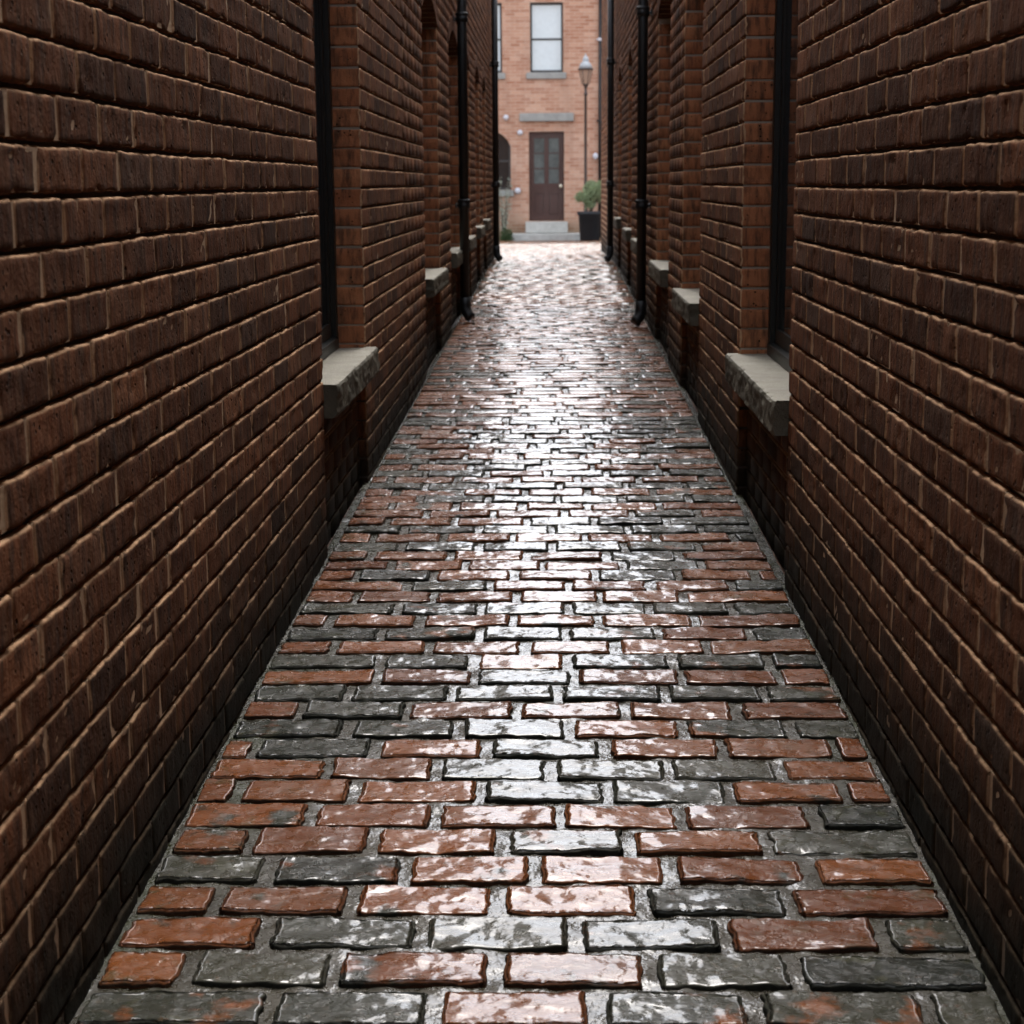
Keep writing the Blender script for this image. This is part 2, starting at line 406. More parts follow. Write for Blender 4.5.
SILL_T = .105
def build_row(side, label, ops_spec, head, yend, nearz):
    sx = -1 if side == 'L' else 1
    X = XL if side == 'L' else XR
    mp = lambda u, v, w: np.stack([sx*(X-w)+0*u, u, v], -1)
    flip = side == 'L'
    flip = not flip
    bld = empty('brick_building', (sx*X, yend, 0)); off = Vector(bld.location)
    tag(bld, label, 'building', 'brick buildings lining the alley')
    ops = [Opening(a, b, float(zf((a+b)/2))+.545, head) for a, b in ops_spec]
    buf = Buf()
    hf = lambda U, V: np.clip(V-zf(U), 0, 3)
    gather = {k: [] for k in ('near', 'mid', 'far')}
    z0 = -.45
    nc = int((WALL_H-z0)/COURSE)
    for c in range(nc):
        zc = z0+(c+.5)*COURSE
        ivs = [(YB, yend)]; rec = []
        corners = set()
        for o in ops:
            if zc > o.sill-SILL_T*.55 and zc < o.spring+RISE+RING+.02:
                ex = RING if zc > o.spring-.0 else 0
                hw = o.halfwidth(zc, ex)
                if hw > 0:
                    ivs = subtract(ivs, o.c-hw, o.c+hw)
                    if zc < o.spring: corners |= {round(o.c-hw, 4), round(o.c+hw, 4)}
            elif zc <= o.sill-SILL_T*.55 and zc > float(zf(o.c))-.12:
                ivs = subtract(ivs, o.y0, o.y1); rec.append((o.y0, o.y1))
                corners |= {round(o.y0, 4), round(o.y1, 4)}
        for (p, q), w0 in [(t, 0.) for t in ivs]+[(t, -.035) for t in rec]:
            # mortar strip between bricks of this course, and dark bed joint behind
            k = zc
            sh = np.clip(zc-float(zf((p+q)/2)), 0, 3) if q-p < 3 else None
            n = max(1, int((q-p)/1.0)); ys = np.linspace(p+.001, q-.001, n+1)
            for ya, yb in zip(ys, ys[1:]):
                h_ = [max(0, zc-float(zf(ya)))]*2+[max(0, zc-float(zf(yb)))]*2
                zt, zb = zc+BH/2-.003, zc-BH/2+.002
                d = w0-.0036
                v = mp(np.array([ya, ya, yb, yb, ya, yb, ya, yb]), np.array([zb, zt, zt, zb, zt, zt, zb, zb]), np.array([d, d, d, d, d-.02, d-.02, d-.02, d-.02]))
                buf.add(v, [(0, 1, 2, 3), (1, 4, 5, 2), (0, 3, 7, 6)], tone=[h_[0], h_[0], h_[2], h_[2], h_[0], h_[2], h_[0], h_[2]], mat=1)
                d = w0-.0125
                v = mp(np.array([ya, ya, yb, yb]), np.array([zc-COURSE/2, zc+COURSE/2, zc+COURSE/2, zc-COURSE/2]), np.full(4, d))
                buf.add(v, [(0, 1, 2, 3)], tone=h_, mat=2)
            # bricks
            s = (c % 2)*.5
            step = BL+JOINT
            i0 = math.floor((p-YB)/step-s)-1
            e = [p]
            y = YB+(i0+s)*step
            js = []
            while y < q+step:
                if y > p+.055 and y < q-.055: js.append(y)
                y += step
            lst = [p]+js+[q]
            for i, (ya, yb) in enumerate(zip(lst, lst[1:])):
                l = ya+(JOINT/2 if i > 0 else 0); rgt = yb-(JOINT/2 if i < len(lst)-2 else 0)
                isc = (round(ya, 4) in corners and i == 0) or (round(yb, 4) in corners and i == len(lst)-2)
                if isc and w0 == 0:
                    if round(ya, 4) in corners and i == 0: l -= .004
                    else: rgt += .004
                yy = (l+rgt)/2
                key = 'near' if (1.2 < yy < 8.6 and zc < 1.42+.16*yy and w0 == 0) else ('mid' if (0 < yy and zc < 5.) else 'far')
                gather[key].append((yy, zc, (rgt-l)/2, BH/2, w0, 0.109 if isc and w0 == 0 else .03, isc))
    for key, g in gather.items():
        g = np.array(g, float); N = len(g)
        rn = RNG.random(N); dirt = np.where(g[:, 6] > 0, .78, 1.)*np.clip(RNG.normal(.93, .1, N), .5, 1)
        for w0 in (0., -.035):
            mk = g[:, 4] == w0
            if not mk.any(): continue
            q = g[mk]
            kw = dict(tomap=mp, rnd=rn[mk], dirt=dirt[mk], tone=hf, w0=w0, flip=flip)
            if key == 'near':
                bricks(buf, q[:, 0], q[:, 1], q[:, 2], q[:, 3], .0065, q[:, 5], (0, .0010, .003, .0065), (0, .0010, .003, .0065), 12, 4,
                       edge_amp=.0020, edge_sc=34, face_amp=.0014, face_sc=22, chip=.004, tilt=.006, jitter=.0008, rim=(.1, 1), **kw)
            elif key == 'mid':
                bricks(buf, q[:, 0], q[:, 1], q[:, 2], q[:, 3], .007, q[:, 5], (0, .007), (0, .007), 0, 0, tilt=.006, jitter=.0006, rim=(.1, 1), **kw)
            else:
                bricks(buf, q[:, 0], q[:, 1], q[:, 2], q[:, 3], .005, q[:, 5], (0,), (0,), 0, 0, **kw)
    # jamb mortar, arch rings, pockets
    for o in ops:
        for yj, s in ((o.y0, -1), (o.y1, 1)):
            zz = np.arange(z0, o.spring+RISE+RING, COURSE)
            yq = yj+s*.0016
            v = mp(np.array([yq]*4), np.array([o.sill-.02, o.spring+.02, o.spring+.02, o.sill-.02]), np.array([-.006, -.006, -.18, -.18]))
            buf.add(v, [(0, 1, 2, 3)], tone=2., mat=3)
        # recessed panel cheeks
            v = mp(np.array([yj]*4), np.array([-.4, o.sill, o.sill, -.4]), np.array([-.008, -.008, -.06, -.06]))
            buf.add(v, [(0, 1, 2, 3)], tone=.3, mat=2)
        # voussoirs
        ang = math.asin(min(1, o.h/o.R)); n = int(2*ang*(o.R+RING/2)/.076)
        zc0 = o.spring-(o.R-RISE)
        for i in range(n):
            t0 = -ang+2*ang*(i+.07)/n; t1 = -ang+2*ang*(i+.93)/n
            P = []
            for t in (t0, t1):
                for R_ in (o.R, o.R+RING):
                    P.append((o.c+R_*math.sin(t), zc0+R_*math.cos(t)))
            U = np.array([p[0] for p in P]*2); V = np.array([p[1] for p in P]*2); W = np.array([.003]*4+[-.112]*4)
            buf.add(mp(U, V, W), [(0, 1, 3, 2), (0, 4, 5, 1), (1, 5, 7, 3), (3, 7, 6, 2), (2, 6, 4, 0)], rnd=random.random(), dirt=.9, tone=2., edge=.1, mat=0)
        # mortar backing of the arch: front sheet and soffit
        T = np.linspace(-ang, ang, 13)
        for ta, tb in zip(T, T[1:]):
            U = lambda R_, t: o.c+R_*math.sin(t)
            V = lambda R_, t: zc0+R_*math.cos(t)
            v = mp(np.array([U(o.R+.002, ta), U(o.R+RING+.06, ta), U(o.R+RING+.06, tb), U(o.R+.002, tb)]), np.array([V(o.R+.002, ta), V(o.R+RING+.06, ta), V(o.R+RING+.06, tb), V(o.R+.002, tb)]), np.full(4, -.008))
            buf.add(v, [(0, 1, 2, 3)], tone=2., mat=1)
            v = mp(np.array([U(o.R+.002, ta), U(o.R+.002, tb), U(o.R+.002, tb), U(o.R+.002, ta)]), np.array([V(o.R+.002, ta), V(o.R+.002, tb), V(o.R+.002, tb), V(o.R+.002, ta)]), np.array([-.008, -.008, -.2, -.2]))
            buf.add(v, [(0, 1, 2, 3)], tone=2., mat=1)
    # mass of the building behind the face (with pockets for the windows)
    D = .19; W_ = 6.0
    ys = sorted({YB, yend} | {o.y0 for o in ops} | {o.y1 for o in ops})
    for ya, yb in zip(ys, ys[1:]):
        hole = next((o for o in ops if abs(o.y0-ya) < 1e-6), None)
        if hole:
            zr = [(z0, hole.sill-.03), (hole.spring+RISE+.004, WALL_H)]
        else: zr = [(z0, WALL_H)]
        for za, zb in zr:
            buf.box(*sorted((sx*(X+.018+.035), sx*(X+D))), ya+(.0017 if True else 0), yb-.0017, za, zb, tone=2., mat=2)
    x_in, x_out = sx*(X+.019), sx*(X+W_)
    # far end, back end, outer side
    for yy, nm in ((yend, 4), (YB, 4)):
        s = .003 if yy == yend else -.003
        buf.quad((sx*(X+.004), yy+s, z0), (x_out, yy+s, z0), (x_out, yy+s, WALL_H), (sx*(X+.004), yy+s, WALL_H), mat=4)
    buf.quad((x_out, YB, z0), (x_out, yend, z0), (x_out, yend, WALL_H), (x_out, YB, WALL_H), mat=5)
    xq = sx*(X+D+.002)
    buf.quad((xq, YB, z0), (xq, yend, z0), (xq, yend, WALL_H), (xq, YB, WALL_H), mat=2)
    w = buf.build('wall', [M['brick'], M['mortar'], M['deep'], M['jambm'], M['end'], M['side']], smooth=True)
    w.parent = bld; w.matrix_parent_inverse = Matrix.Translation(-off)
    try: w.data.set_sharp_from_angle(angle=math.radians(50))
    except Exception: pass
    # coping and roof
    bm = bmesh.new(); bbox(bm, *sorted((sx*(X-.045), sx*(X+.34))), YB-.05, yend+.05, WALL_H+.001, WALL_H+.09, .01)
    cp = from_bm('coping', bm, M['coping']); cp.parent = bld; cp.matrix_parent_inverse = Matrix.Translation(-off)
    bm = bmesh.new(); bbox(bm, *sorted((sx*(X+.345), sx*(X+W_+.05))), YB-.05, yend+.05, WALL_H+.001, WALL_H+.06)
    rf = from_bm('roof', bm, M['roof']); rf.parent = bld; rf.matrix_parent_inverse = Matrix.Translation(-off)
    # windows
    for i, o in enumerate(ops):
        def B(bm, ya, yb, za, zb, d0, d1, bev=.003): bbox(bm, *sorted((sx*(X+d0), sx*(X+d1))), ya, yb, za, zb, bev)
        bm = bmesh.new(); zt = o.spring+RISE
        g = .0035
        B(bm, o.y0+g, o.y0+.05, o.sill+.002, zt, .108, .175); B(bm, o.y1-.05, o.y1-g, o.sill+.002, zt, .108, .175)
        B(bm, o.y0+.0502, o.y1-.0502, zt-.16, zt, .108, .175); B(bm, o.y0+.0502, o.y1-.0502, o.sill+.002, o.sill+.045, .100, .175)
        fr = from_bm('window', bm, M['frame']); fr.parent = bld; fr.matrix_parent_inverse = Matrix.Translation(-off)
        zm = (o.sill+zt)/2
        bm = bmesh.new()
        for za, zb, dd in ((o.sill+.046, zt-.161, .128),):
            ya, yb = o.y0+.051, o.y1-.051
            B(bm, ya, ya+.042, za, zb, dd, dd+.017, .002); B(bm, yb-.042, yb, za, zb, dd, dd+.017, .002)
            B(bm, ya+.0425, yb-.0425, za, za+.055, dd, dd+.017, .002); B(bm, ya+.0425, yb-.0425, zb-.04, zb, dd, dd+.017, .002)
        sh = from_bm('sash', bm, M['frame'], fr)
        bm = bmesh.new()
        B(bm, o.y0+.08, o.y1-.08, o.sill+.08, zt-.18, .136, .141, 0)
        pn = from_bm('pane', bm, M['glass'], fr)
        # sill: slab with a rough-hewn face
        ns = 26 if i < 2 else 12
        bm = bmesh.new(); r = bmesh.ops.create_grid(bm, x_segments=2, y_segments=2, size=1); bm.free()
        sb = Buf()
        t0, t1 = o.y0-.0, o.y1+.02
        if side == 'R': t0, t1 = o.y0-.0, o.y1+.03
        th = SILL_T
        # cross-section ring param: back top -> front top -> front bottom -> back bottom
        pr = .05
        nT, nF = 14, 12
        sec = [(-.16+(pr+.16)*k/nT, 0) for k in range(nT+1)]+[(pr, -th*(k+1)/nF) for k in range(nF)]+[(pr-(pr+.04)*(k+1)/4, -th) for k in range(4)]
        sec = np.array(sec); NY = int((t1-t0)/.0085) if i < 3 else 30
        yy = np.linspace(t0, t1, NY)
        Y, K = np.meshgrid(yy, np.arange(len(sec)), indexing='ij')
        Wd = sec[K, 0].copy(); Zd = sec[K, 1].copy()+o.sill
        front = (K >= nT).astype(float); topm = 1-front
        endm = np.clip(1-np.minimum(Y-t0, t1-Y)/.012, 0, 1)
        nz = fbm(Y*26, Zd*34, Wd*20+i, 50+i, 4)
        Wd += front*(nz*.0055-.001) - np.where(K == nT, .006, 0) - np.where((K > nT) & (Zd < o.sill-th*.95), .007, 0)
        Zd += np.where(front > 0, nz*.003, fbm(Y*9, Wd*9, 0*Y, 3, 3)*.0015) - np.where(K == nT, .002, 0)
        Y = Y + (K > nT-3)*endm*0
        Wd -= endm*front*.006
        V = mp(Y, Zd, Wd).reshape(-1, 3)
        ix = np.arange(V.shape[0]).reshape(NY, len(sec))
        Fq = np.stack([ix[:-1, :-1], ix[1:, :-1], ix[1:, 1:], ix[:-1, 1:]], -1).reshape(-1, 4)
        sb.add(V, Fq[(np.arange(len(Fq)) % (len(sec)-1)) < nT])
        sb.add(V, Fq[(np.arange(len(Fq)) % (len(sec)-1)) >= nT], mat=1)
        # end caps (front part hanging past the wall face, hewn too)
        for row, s in ((0, -1), (NY-1, 1)):
            nn = len(sec)
            cols = np.linspace(0, 1, 9)
            fr_i = np.arange(nT, nT+nF+1)            # front edge top->bottom
            Pf = np.stack([Y[row, fr_i], Wd[row, fr_i], Zd[row, fr_i]], -1)
            G = []
            for q in cols:
                wv = Pf[:, 1]*(1-q)+(-.16)*q
                bump_ = fbm(wv*40, Pf[:, 2]*40, 7.+0*wv, 9, 3)*.006*np.sin(np.pi*np.clip(np.arange(nF+1)/nF, 0, 1))*(1 if 0 < q < 1 else 0)
                zz_ = Pf[:, 2].copy()
                G.append(mp(Pf[:, 0]+s*bump_, zz_, wv))
            G = np.array(G); ix = np.arange(G.shape[0]*G.shape[1]).reshape(G.shape[:2])
            Fq = np.stack([ix[:-1, :-1], ix[1:, :-1], ix[1:, 1:], ix[:-1, 1:]], -1).reshape(-1, 4)
            sb.add(G.reshape(-1, 3), Fq, mat=1)
        so = sb.build('sill', [M['sill'], M['hewn']], smooth=True, attrs=False)
        try: so.data.set_sharp_from_angle(angle=math.radians(45))
        except Exception: pass
        so.parent = fr
    return bld, ops

bl, opsL = build_row('L', 'long brown brick building forming the left side of the alley, with dark framed windows', [(5.42, 6.68), (9.85, 11.15), (12.3, 13.55), (14.25, 15.25), (16.3, 17.2), (17.95, 18.75)], HEAD_L-RISE+.02, YL, 0)
br_, opsR = build_row('R', 'long brown brick building forming the right side of the alley, reaching further back', [(5.02, 6.42), (8.22, 9.42), (10.5, 11.8), (13.75, 14.6), (15.65, 16.5), (18.1, 18.95)], HEAD_R-RISE+.02, YR, 0)

# ------------------------------------------------------------------ paving
PW, PD = .252, .1295
pav = Buf()
fm = lambda u, v, w: np.stack([u, v, zf(v)+w], -1)
def lay(y0, y1, x0, x1, lod, seedrow=0):
    rows = int((y1-y0)/PD)
    G = []
    for r_ in range(rows):
        yc = y0+(r_+.5)*PD
        redp = random.choice((.95, .9, .85, .6, .95)) if (r_ % 2) else random.choice((.15, .85, .25, .6))
        if yc > 17: redp = .5
        off = (.5 if r_ % 2 else 0)*PW + random.uniform(-.045, .045)
        x = x0-PW*1+off-random.uniform(0, .02); js = [x0]
        while x < x1:
            x += PW*random.uniform(.93, 1.07)
            if x0+.07 < x < x1-.07: js.append(x)
        js.append(x1)
        for a, b in zip(js, js[1:]):
            g = .0118+random.uniform(-.003, .004)
            ga = g if a > x0 else .010; gb = g if b < x1 else .010
            G.append(((a+ga+b-gb)/2, yc+random.uniform(-.002, .002), (b-gb-a-ga)/2, PD/2-.0085-random.uniform(0, .003), 0 if random.random() < redp else 1, 1. if (a == x0 or b == x1) else .35))
    G = np.array(G); N = len(G)
    rn = RNG.random(N); tone = np.where(G[:, 4] > .5, RNG.normal(.97, .12, N), RNG.normal(.08, .13, N))
    kw = dict(tomap=fm, rnd=rn, dirt=G[:, 5], tone=tone, depth=.02, flip=False)
    if lod == 0:
        bricks(pav, G[:, 0], G[:, 1], G[:, 2], G[:, 3], .0065, off_u=(0, .0008, .0025, .0065), off_v=(0, .0008, .0025, .0065), nu=40, nv=16,
               edge_amp=.0040, edge_sc=48, face_amp=.0033, face_sc=13, chip=.0012, tilt=.014, jitter=.0012, seed=20, **kw)
    elif lod == 1:
        bricks(pav, G[:, 0], G[:, 1], G[:, 2], G[:, 3], .006, off_u=(0, .002, .006), off_v=(0, .002, .006), nu=8, nv=2,
               edge_amp=.003, edge_sc=30, face_amp=.0026, face_sc=13, tilt=.015, jitter=.0013, seed=20, **kw)
    else:
        bricks(pav, G[:, 0], G[:, 1], G[:, 2], G[:, 3], .008, off_u=(0, .008), off_v=(0, .008), nu=0, nv=0, tilt=.013, jitter=.0010, **kw)
    return y0+rows*PD
y = lay(-1.0, 1.6, -XL, XR, 1)
y = lay(y, 8.2, -XL, XR, 0)
y = lay(y, 14.5, -XL, XR, 1)
y = lay(y, 21.2, -XL, XR, 2)
y = lay(y, 39.9, -4.0, 4.0, 2)
lay(-7.9, -1.0-.02, -XL, XR, 2)
# mortar bed
def bed(x0, x1, y0, y1, nx, ny, amp):
    X_, Y_ = np.meshgrid(np.linspace(x0, x1, nx), np.linspace(y0, y1, ny), indexing='ij')
    edge = np.clip(1-np.minimum(X_-x0, x1-X_)/.05, 0, 1)
    Z_ = zf(Y_)-.0075+fbm(X_*22, Y_*22, 0*X_, 77, 3)*amp - edge*.004*0
    ix = np.arange(nx*ny).reshape(nx, ny)
    Fq = np.stack([ix[:-1, :-1], ix[1:, :-1], ix[1:, 1:], ix[:-1, 1:]], -1).reshape(-1, 4)
    pav.add(np.stack([X_, Y_, Z_], -1).reshape(-1, 3), Fq, mat=1)
bed(-XL-.02, XR+.02, 1.6, 8.2, 170, 780, .0028)
bed(-XL-.02, XR+.02, 8.2, 21.2, 60, 500, .002)
bed(-XL-.02, XR+.02, -7.95, 1.6, 8, 60, 0)
bed(-4.02, 4.02, 21.2, 39.98, 40, 100, 0)
po = pav.build('alley_paving', [M['paver'], M['bed']], smooth=True, attrs=True)
tag(po, kind='structure')

# ground sheet to the horizon
g = Buf()
def gquad(x0, x1, ys, dz):
    for a, b in zip(ys, ys[1:]):
        g.quad((x0, a, float(zf(a))+dz), (x1, a, float(zf(a))+dz), (x1, b, float(zf(b))+dz), (x0, b, float(zf(b))+dz))
ysl = [-8, 0, 10, 18.5, 20, 21.5, 30, 40]
gquad(-60, 60, ysl, -.03); g.quad((-400, -400, -.9), (400, -400, -.9), (400, -8, -.196), (-400, -8, -.196))
g.quad((-400, 40, -.03), (400, 40, -.03), (400, 600, -.03), (-400, 600, -.03))
go = g.build('ground', M['ground'], attrs=False); tag(go, kind='structure')

# ------------------------------------------------------------------ downpipes on the alley walls
def downpipe(sx, X, yp, label):
    zb = float(zf(yp)); px = sx*(X-.062); rp = .036
    t = empty('drainpipe', (px, yp, zb)); tag(t, label, 'drainpipe', 'black drainpipes fixed to the alley walls')
    Mi = Matrix.Translation(-Vector(t.location))
    def part(n, bm, m, sm=True):
        o = from_bm(n, bm, m, t, sm); o.matrix_parent_inverse = Mi; return o
    bm = bmesh.new(); tube(bm, [(px, yp, zb+.13), (px, yp, WALL_H-.1)], rp, 20); part('pipe', bm, M['iron'])
    zc = zb+.9
    for k in range(3):
        z = zc+k*1.35
        if z > WALL_H-.3: break
        bm = bmesh.new(); lathe(bm, [(rp+.001, z-.05), (rp+.010, z-.045), (rp+.010, z-.012), (rp+.006, z-.008), (rp+.012, z), (rp+.012, z+.014), (rp+.001, z+.02)], px, yp, 20)
        part('collar', bm, M['iron'])
        bm = bmesh.new(); bbox(bm, *sorted((px+sx*.02, sx*(X-.001))), yp-.02, yp+.02, z-.035, z-.018, .002)
        bbox(bm, *sorted((sx*(X-.008), sx*(X-.0005))), yp-.075, yp+.075, z-.045, z-.008, .002); part('bracket', bm, M['iron'], False)
    bm = bmesh.new(); tube(bm, [(px, yp, zb+.19), (px, yp, zb+.13), (px-sx*.006, yp-.008, zb+.09), (px-sx*.024, yp-.02, zb+.055), (px-sx*.046, yp-.034, zb+.032)], [rp+.006, rp+.006, rp+.005, rp+.004, rp+.004], 20)
    part('shoe', bm, M['iron'])
    return t
downpipe(-1, XL, 12.95, 'thick black drainpipe on the left wall, the one nearer the camera')
downpipe(-1, XL, 20.0, 'black drainpipe at the far end corner of the left wall')
downpipe(1, XR, 12.55, 'thick black drainpipe on the right wall, the one nearer the camera')
downpipe(1, XR, 19.7, 'black drainpipe far along the right wall, beyond its windows')

# ------------------------------------------------------------------ far building across the courtyard
fb = empty('brick_house', (0, YF, 0)); tag(fb, 'pale orange brick house facing the alley end with a brown front door', 'building')
MF = Matrix.Translation((0, -YF, 0))
def fpart(n, bm, m, parent=None, sm=False):
    o = from_bm(n, bm, m, None, sm); o.parent = parent or fb
    if not parent: o.matrix_parent_inverse = MF
    return o
FW, FH = 11., 6.1
doorR = (-.60, .21, .44, 2.46)
winR = [(-.56, .19, 3.78, 5.32), (-1.98, -1.20, 3.78, 5.32), (-4.3, -3.5, 3.78, 5.32), (2.3, 3.05, 3.78, 5.32), (4.6, 5.35, 3.78, 5.32),
        (2.3, 3.3, 1.15, 2.5)]
archR = (-2.05, -1.02, 1.15, 2.20)      # plus an arch on top
holes = [doorR]+winR+[(archR[0], archR[1], archR[2], 2.52)]
def holed(buf, x0, x1, z0, z1, hs, y, **k):
    xs = sorted({x0, x1} | {h[0] for h in hs} | {h[1] for h in hs}); zs = sorted({z0, z1} | {h[2] for h in hs} | {h[3] for h in hs})
    for xa, xb in zip(xs, xs[1:]):
        for za, zb in zip(zs, zs[1:]):
            cx, cz = (xa+xb)/2, (za+zb)/2
            if any(h[0] < cx < h[1] and h[2] < cz < h[3] for h in hs): continue
            buf.quad((xa, y, za), (xb, y, za), (xb, y, zb), (xa, y, zb), **k)
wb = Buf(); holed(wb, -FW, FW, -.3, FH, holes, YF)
RD = .16
for h in holes:
    x0, x1, a, b = h
    wb.quad((x0, YF, a), (x0, YF+RD, a), (x0, YF+RD, b), (x0, YF, b)); wb.quad((x1, YF, a), (x1, YF+RD, a), (x1, YF+RD, b), (x1, YF, b))
    wb.quad((x0, YF, b), (x1, YF, b), (x1, YF+RD, b), (x0, YF+RD, b)); wb.quad((x0, YF, a), (x1, YF, a), (x1, YF+RD, a), (x0, YF+RD, a))
# arched head infill of the lower left window
x0, x1 = archR[:2]; cx = (x0+x1)/2; hw = (x1-x0)/2; spring = 2.14; rise = .36; Ra = (hw*hw+rise*rise)/(2*rise)
xs = np.linspace(x0, x1, 17)
za = lambda x: spring-(Ra-rise)+math.sqrt(Ra*Ra-(x-cx)**2)
for a, b in zip(xs, xs[1:]):
    wb.quad((a, YF, za(a)), (b, YF, za(b)), (b, YF, 2.52), (a, YF, 2.52)); wb.quad((a, YF, za(a)), (b, YF, za(b)), (b, YF+RD, za(b)), (a, YF+RD, za(a)))
wb.quad((-FW, YF, -.3), (-FW, YF+8, -.3), (-FW, YF+8, FH), (-FW, YF, FH)); wb.quad((FW, YF, -.3), (FW, YF+8, -.3), (FW, YF+8, FH), (FW, YF, FH))
wb.quad((-FW, YF+8, -.3), (FW, YF+8, -.3), (FW, YF+8, FH), (-FW, YF+8, FH)); wb.quad((-FW, YF+RD+.06, -.3), (FW, YF+RD+.06, -.3), (FW, YF+RD+.06, FH), (-FW, YF+RD+.06, FH))
wo = wb.build('wall', M['facade'], attrs=False); wo.parent = fb; wo.matrix_parent_inverse = MF
bm = bmesh.new(); bbox(bm, -FW-.2, FW+.2, YF-.25, YF+8.2, FH+.001, FH+.22, .02); fpart('roof', bm, M['roof'])
def fwin(x0, x1, a, b, blind=True, arched=False, sill=True):
    bm = bmesh.new(); y0 = YF+.09; t = .045
    bbox(bm, x0+.002, x0+t, y0, y0+.06, a+.002, b-.002, .004); bbox(bm, x1-t, x1-.002, y0, y0+.06, a+.002, b-.002, .004)
    bbox(bm, x0+t, x1-t, y0, y0+.06, b-.05, b-.003, .004); bbox(bm, x0+t, x1-t, y0, y0+.06, a+.003, a+.055, .004)
    zm = a+(b-a)*.48
    f = fpart('window', bm, M['wframe'])
    bm = bmesh.new()
    bbox(bm, x0+t+.001, x1-t-.001, y0+.012, y0+.05, zm-.022, zm+.022, .003)
    if arched: bbox(bm, cx-.015, cx+.015, y0+.015, y0+.045, a+.06, b-.055, .002)
    fpart('glazing_bar', bm, M['wframe'], f)
    bm = bmesh.new(); bbox(bm, x0+t, x1-t, y0+.028, y0+.034, a+.05, b-.045)
    fpart('pane', bm, M['skyglass'] if blind else M['glass'], f)
    if sill:
        bm = bmesh.new(); bbox(bm, x0-.09, x1+.07, YF-.06, YF+.088, a-.145, a-.003, .01); fpart('sill', bm, M['grey'], f)
    return f
for i, w in enumerate(winR): fwin(*w, blind=(w[2] > 3))
fwin(x0, x1, archR[2], 2.51, blind=False, arched=True)
# door
dx0, dx1, dz0, dz1 = doorR
bm = bmesh.new(); yd = YF+.09
bbox(bm, dx0+.002, dx0+.045, yd-.02, yd+.05, dz0, dz1-.002, .004); bbox(bm, dx1-.045, dx1-.002, yd-.02, yd+.05, dz0, dz1-.002, .004); bbox(bm, dx0+.045, dx1-.045, yd-.02, yd+.05, dz1-.05, dz1-.003, .004)
fpart('door_frame', bm, M['door'])
bm = bmesh.new(); ax0, ax1, az0, az1 = dx0+.048, dx1-.048, dz0+.012, dz1-.053; mx = (ax0+ax1)/2; st = .07
zr = [az0, az0+.12, az0+.62, az0+.84, az1-.09, az1]      # bottom rail, panel, lock rail, glass, top rail
for xa, xb in ((ax0, ax0+st), (ax1-st, ax1), (mx-.05, mx+.05)): bbox(bm, xa, xb, yd, yd+.045, az0, az1, .003)
for xa, xb in ((ax0+st, mx-.05), (mx+.05, ax1-st)):
    for za_, zb_ in ((zr[0], zr[1]), (zr[2], zr[3]), (zr[4], zr[5])): bbox(bm, xa, xb, yd+.0015, yd+.044, za_, zb_, .002)
    bbox(bm, xa, xb, yd+.024, yd+.04, zr[1], zr[2], 0); bbox(bm, xa+.03, xb-.03, yd+.012, yd+.03, zr[1]+.03, zr[2]-.03, .006)
    for k in (1, 2): zz = zr[3]+(zr[4]-zr[3])*k/3; bbox(bm, xa, xb, yd+.01, yd+.035, zz-.012, zz+.012, .002)
dr = fpart('door', bm, M['door'])
for xa, xb in ((ax0+st, mx-.05), (mx+.05, ax1-st)):
    bm = bmesh.new(); bbox(bm, xa, xb, yd+.02, yd+.026, zr[3], zr[4]); fpart('pane', bm, M['dglass'], dr)
bm = bmesh.new(); bmesh.ops.create_uvsphere(bm, u_segments=16, v_segments=10, radius=.042, matrix=Matrix.Translation((ax1-.03, yd-.05, az0+.78)))
tube(bm, [(ax1-.03, yd-.03, az0+.78), (ax1-.03, yd+.002, az0+.78)], .018); fpart('door_knob', bm, M['brass'], dr, True)
bm = bmesh.new(); bbox(bm, -.81, .43, YF-.10, YF-.0005, 2.69, 2.875, .012); fpart('lintel', bm, M['grey'])
bm = bmesh.new(); bbox(bm, -.68, .29, YF-.42, YF-.001, .175, .425, .012); fpart('doorstep', bm, M['pale'])
bm = bmesh.new(); bbox(bm, -1.22, .62, YF-.85, YF-.001, -.02, .165, .012); fpart('doorstep', bm, M['pale'])

# small fixtures on the facade
def wall_light(x, z, label, r=.062, tall=1.0):
    t = empty('wall_light', (x, YF, z)); tag(t, label, 'wall light', 'white round lights on the pale brick house')
    Mi = Matrix.Translation(-Vector(t.location))
    bm = bmesh.new(); tube(bm, [(x, YF-.001, z), (x, YF-.035, z)], r*.8, 20); o = from_bm('base', bm, M['iron'], t, True); o.matrix_parent_inverse = Mi
    bm = bmesh.new(); bmesh.ops.create_uvsphere(bm, u_segments=20, v_segments=12, radius=r, matrix=Matrix.Translation((x, YF-.085, z)) @ Matrix.Diagonal((1, .75, tall, 1)))
    o = from_bm('globe', bm, M['white'], t, True); o.matrix_parent_inverse = Mi
wall_light(-1.12, 2.78, 'small white round wall light highest and leftmost on the pale house')
wall_light(-.80, 2.44, 'small white round wall light just left of the top of the brown door')
wall_light(-.86, 1.13, 'small white round wall light low on the wall left of the door', .07)
wall_light(.93, 1.90, 'small oval white wall light near the drainpipe right of the door', .058, 1.3)

